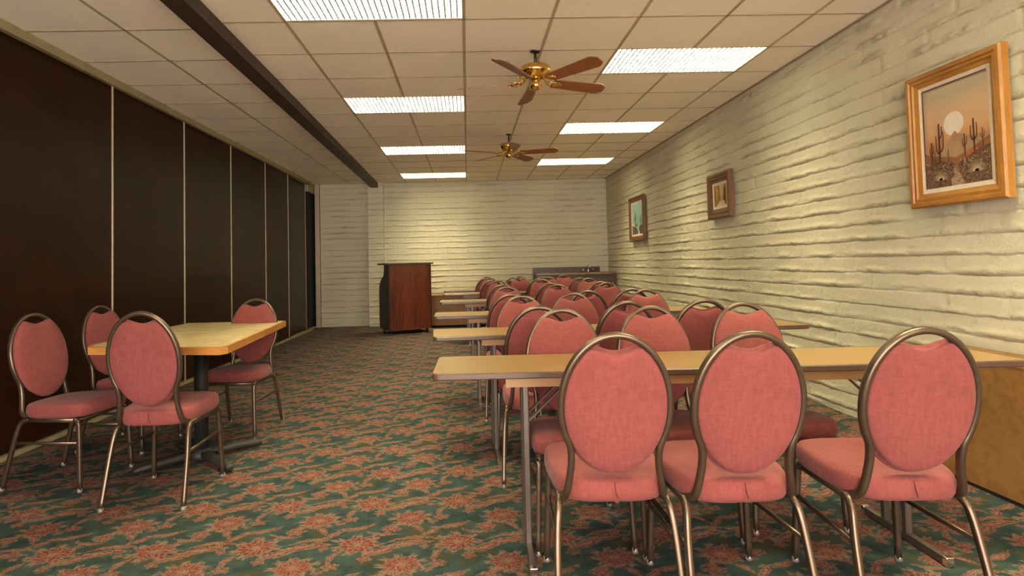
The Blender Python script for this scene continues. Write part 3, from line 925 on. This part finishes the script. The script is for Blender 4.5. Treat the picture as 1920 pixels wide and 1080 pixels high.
def picture(name, label, y0, y1, z0, z1, fw, mframe, liner, canvas_fn, depth=.045):
    """frame in local coords: u = towards the camera(-y) is the viewer's right; origin at lower far corner on the wall"""
    t = empty(name, (XR - .022, y1, z0)); tag(t, label, 'picture', 'framed paintings on the block wall')
    W_, H_ = y1 - y0, z1 - z0
    # helper: (u,v,d) -> local ; u right, v up, d out of wall
    def L(u, v, d): return (-d, -u, v)
    mb = MB()
    prof = [(0, 0), (0, depth * .75), (fw * .10, depth), (fw * .35, depth), (fw * .42, depth * .82), (fw * .62, depth * .88), (fw * .70, depth * .70), (fw, depth * .55), (fw, 0)]
    vs_ = []
    for (i_, d) in prof: vs_ += [L(i_, i_, d), L(W_ - i_, i_, d), L(W_ - i_, H_ - i_, d), L(i_, H_ - i_, d)]
    fs = []
    for k in range(len(prof) - 1):
        for j in range(4): fs.append((k * 4 + j, k * 4 + (j + 1) % 4, (k + 1) * 4 + (j + 1) % 4, (k + 1) * 4 + j))
    mb.add(vs_, fs); mb.build('frame', mframe, t)
    if liner:
        mb = MB(); a, b_ = fw - .002, fw + liner
        prof = [(a, depth * .50), (b_, depth * .38)]
        vs_ = []
        for (i_, d) in prof: vs_ += [L(i_, i_, d), L(W_ - i_, i_, d), L(W_ - i_, H_ - i_, d), L(i_, H_ - i_, d)]
        mb.add(vs_, [(j, (j + 1) % 4, 4 + (j + 1) % 4, 4 + j) for j in range(4)]); mb.build('liner', M['liner'], t)
    fi = fw + liner - .001
    dz = depth * .36
    cw, chh = W_ - 2 * fi, H_ - 2 * fi
    mb = MB(); mats = []
    def P(u, v, lay): return L(fi + u * cw, fi + v * chh, dz + lay * .0004)
    class K: pass
    k = K(); k.w = cw; k.h = chh
    def poly(ptsuv, lay, mi): mb.add([P(u, v, lay) for u, v in ptsuv], [list(range(len(ptsuv)))], mi)
    mats = canvas_fn(poly, cw, chh, fi)
    mb.build('canvas', mats, t)
    return t

def strip(poly, pts, w0, lay, mi, asp=1.0, taper=.5):
    """a painted stroke along pts (uv), half width w0 in u"""
    n = len(pts); Lp = []; Rp = []
    for i, (u, v) in enumerate(pts):
        a = pts[max(i - 1, 0)]; b_ = pts[min(i + 1, n - 1)]
        dx, dy = b_[0] - a[0], (b_[1] - a[1]) / asp; l = math.hypot(dx, dy) or 1
        w_ = w0 * (1 - (1 - taper) * i / (n - 1))
        nx, ny = -dy / l * w_, dx / l * w_ * asp
        Lp.append((u + nx, v + ny)); Rp.append((u - nx, v - ny))
    for i in range(n - 1): poly([Lp[i], Rp[i], Rp[i + 1], Lp[i + 1]], lay, mi)

def cactus(poly, u, v, h, w_, arms, lay, mi, asp):
    strip(poly, [(u, v), (u, v + h * .5), (u, v + h * .95), (u, v + h)], w_, lay, mi, asp, .7)
    for s_, v0, out, top in arms:
        strip(poly, [(u, v + h * v0), (u + s_ * out * .6, v + h * (v0 + .03)), (u + s_ * out, v + h * (v0 + .12)), (u + s_ * out, v + h * top)], w_ * .75, lay, mi, asp, .6)

def desert(poly, cw, ch_, fi):
    asp = cw / ch_
    rng = random.Random(4)
    sky = grad_mat('painted_sky', [(.36, (.46, .20, .07)), (.44, (.56, .32, .15)), (.56, (.55, .36, .19)), (.66, (.42, .33, .20)), (.76, (.52, .38, .24))], 2, .10, (1, .4, 1.6), 5)
    mats = [sky, flat('painted_sun', (.70, .60, .48), .7, .05), flat('painted_far_peak', (.33, .19, .095), .7, .1, 12), flat('painted_mid_hill', (.22, .085, .03), .7, .25, 10),
            flat('painted_brush', (.11, .05, .022), .8, .5, 45), flat('painted_cactus', (.075, .022, .012)), flat('painted_highlight', (.50, .36, .22)), flat('painted_orange_hill', (.36, .11, .02), .7, .2, 12),
            flat('painted_tan_brush', (.32, .20, .11), .8, .4, 50), flat('painted_rim', (.12, .05, .03))]
    poly([(0, 0), (1, 0), (1, 1), (0, 1)], 0, 0)
    poly([(.475 + .155 * math.cos(a), .60 + .155 * asp * math.sin(a)) for a in [2 * PI * i / 40 for i in range(40)]], 1, 1)
    pk = [(0, .2), (0, .32), (.10, .33), (.22, .36), (.33, .40), (.40, .455), (.45, .50), (.49, .525), (.53, .495), (.58, .485), (.66, .455), (.78, .44), (.90, .435), (1, .45), (1, .2)]
    poly(pk, 2, 2)
    poly([(0, .15), (0, .36), (.08, .33), (.2, .31), (.35, .29), (.5, .27), (.64, .30), (.76, .33), (.88, .38), (1, .41), (1, .15)], 3, 3)
    poly([(.60, .2), (.62, .29), (.70, .31), (.80, .33), (.84, .30), (.86, .2)], 4, 7)
    poly([(0, 0), (0, .24), (.08, .255), (.18, .25), (.3, .245), (.42, .225), (.50, .20), (.58, .225), (.68, .26), (.8, .295), (.92, .32), (1, .33), (1, 0)], 5, 4)
    poly([(.42, 0), (.40, .06), (.46, .11), (.44, .15), (.49, .19), (.52, .19), (.50, .14), (.56, .10), (.58, .05), (.62, 0)], 6, 8)
    for k in range(420):
        u = rng.random(); v = rng.random() ** .9 * (.22 + .10 * abs(u - .45)); a = rng.uniform(.2, PI - .2); l = rng.uniform(.012, .04)
        strip(poly, [(u, v), (min(1, max(0, u + l * math.cos(a))), v + l * math.sin(a) * asp)], .0035, 7 + k % 3, rng.choice([8, 8, 4, 6, 3]), asp)
    for cx_, cy_, n_, l_ in ((.80, .10, 16, .15), (.24, .07, 15, .13)):
        for i in range(n_):
            a = PI * (i + .5) / n_; strip(poly, [(cx_, cy_), (cx_ + l_ * math.cos(a), cy_ + l_ * math.sin(a) * asp)], .006, 11, 6, asp, .2)
    cactus(poly, .245, .235, .40, .016, [(-1, .25, .05, .72), (1, .28, .065, .78), (1, .62, .045, .92)], 12, 5, asp)
    cactus(poly, .115, .245, .22, .013, [(-1, .35, .03, .75), (1, .45, .028, .85)], 12, 5, asp)
    cactus(poly, .78, .285, .31, .014, [(-1, .35, .045, .80), (1, .38, .045, .85)], 12, 5, asp)
    cactus(poly, .64, .255, .22, .010, [(-1, .45, .03, .80), (1, .50, .03, .85)], 12, 5, asp)
    cactus(poly, .905, .315, .17, .008, [(-1, .45, .025, .80), (1, .5, .025, .85)], 12, 5, asp)
    cactus(poly, .385, .235, .13, .006, [(-1, .45, .018, .80)], 12, 5, asp)
    cactus(poly, .165, .24, .14, .006, [], 12, 5, asp)
    for e in ([(0, 0), (0, 1)], [(0, 1), (1, 1)]): strip(poly, e, .012, 14, 9, asp, 1)
    return mats
def forest(poly, cw, ch_, fi):
    asp = cw / ch_; rng = random.Random(8)
    mats = [grad_mat('painted_glow', [(.05, (.40, .24, .05)), (.2, (.44, .22, .04)), (.40, (.55, .42, .24))], 2, .08),
            flat('painted_gold_leaves', (.38, .19, .025), .7, .35, 30), flat('painted_trunk', (.14, .06, .014)), flat('painted_river', (.58, .50, .30), .6, .15, 15), flat('painted_bank', (.26, .14, .02), .8, .3, 30)]
    poly([(0, 0), (1, 0), (1, 1), (0, 1)], 0, 0)
    poly([(0, .2), (0, 1), (.42, 1), (.46, .7), (.5, .45), (.52, .25), (.4, .2)], 1, 1)
    poly([(1, .2), (1, 1), (.76, 1), (.74, .7), (.70, .45), (.66, .25), (.8, .2)], 1, 1)
    for k in range(22):
        u = rng.choice([rng.uniform(.02, .42), rng.uniform(.78, .98)]); strip(poly, [(u, .22), (u + rng.uniform(-.02, .02), rng.uniform(.6, .98))], rng.uniform(.008, .02), 3, 2, asp, .4)
    poly([(0, 0), (0, .24), (.3, .22), (.5, .24), (.8, .23), (1, .25), (1, 0)], 2, 4)
    poly([(.18, 0), (.22, .08), (.40, .13), (.30, .18), (.50, .24), (.72, .24), (.84, .18), (.78, .12), (.92, .05), (.95, 0)], 4, 3)
    return mats
def tealscene(poly, cw, ch_, fi):
    asp = cw / ch_; rng = random.Random(9)
    mats = [grad_mat('painted_teal_sky', [(.12, (.34, .40, .26)), (.30, (.20, .36, .31)), (.6, (.27, .42, .40))], 2, .1), flat('painted_dark_rocks', (.07, .06, .04), .8, .4, 30),
            flat('painted_red_cactus', (.16, .035, .02)), flat('painted_pale_path', (.50, .48, .33)), flat('painted_green', (.10, .15, .06), .8, .3)]
    poly([(0, 0), (1, 0), (1, 1), (0, 1)], 0, 0)
    poly([(0, 0), (0, .36), (.2, .30), (.4, .24), (.52, .10), (.6, .2), (.8, .30), (1, .26), (1, 0)], 1, 1)
    poly([(.50, 0), (.56, .08), (.50, .14), (.60, .22), (.66, .2), (.62, .12), (.72, .06), (.70, 0)], 2, 3)
    poly([(0, .30), (0, .38), (.3, .28), (.5, .24), (.46, .2), (.2, .26)], 3, 3)
    cactus(poly, .30, .25, .5, .035, [(-1, .4, .10, .7), (1, .45, .10, .8)], 4, 2, asp)
    cactus(poly, .80, .22, .4, .02, [(-1, .4, .06, .7), (1, .45, .06, .8)], 4, 4, asp)
    poly([(.3, .22), (.36, .34), (.44, .36), (.5, .28), (.52, .22)], 3, 4)
    return mats
picture('framed_painting', 'large oak-framed desert painting with saguaro cacti, white sun and peak', 2.94, 3.60, 1.485, 2.30, .082, M['oak'], .028, desert, .05)
picture('framed_painting', 'small brown-framed golden forest painting, the middle one on the block wall', 6.10, 6.68, 1.65, 2.155, .105, M['walnutf'], .03, forest, .05)
picture('framed_painting', 'framed teal-sky cactus painting, farthest of the three on the block wall', 9.16, 9.96, 1.52, 2.26, .085, M['walnutf'], .03, tealscene, .05)
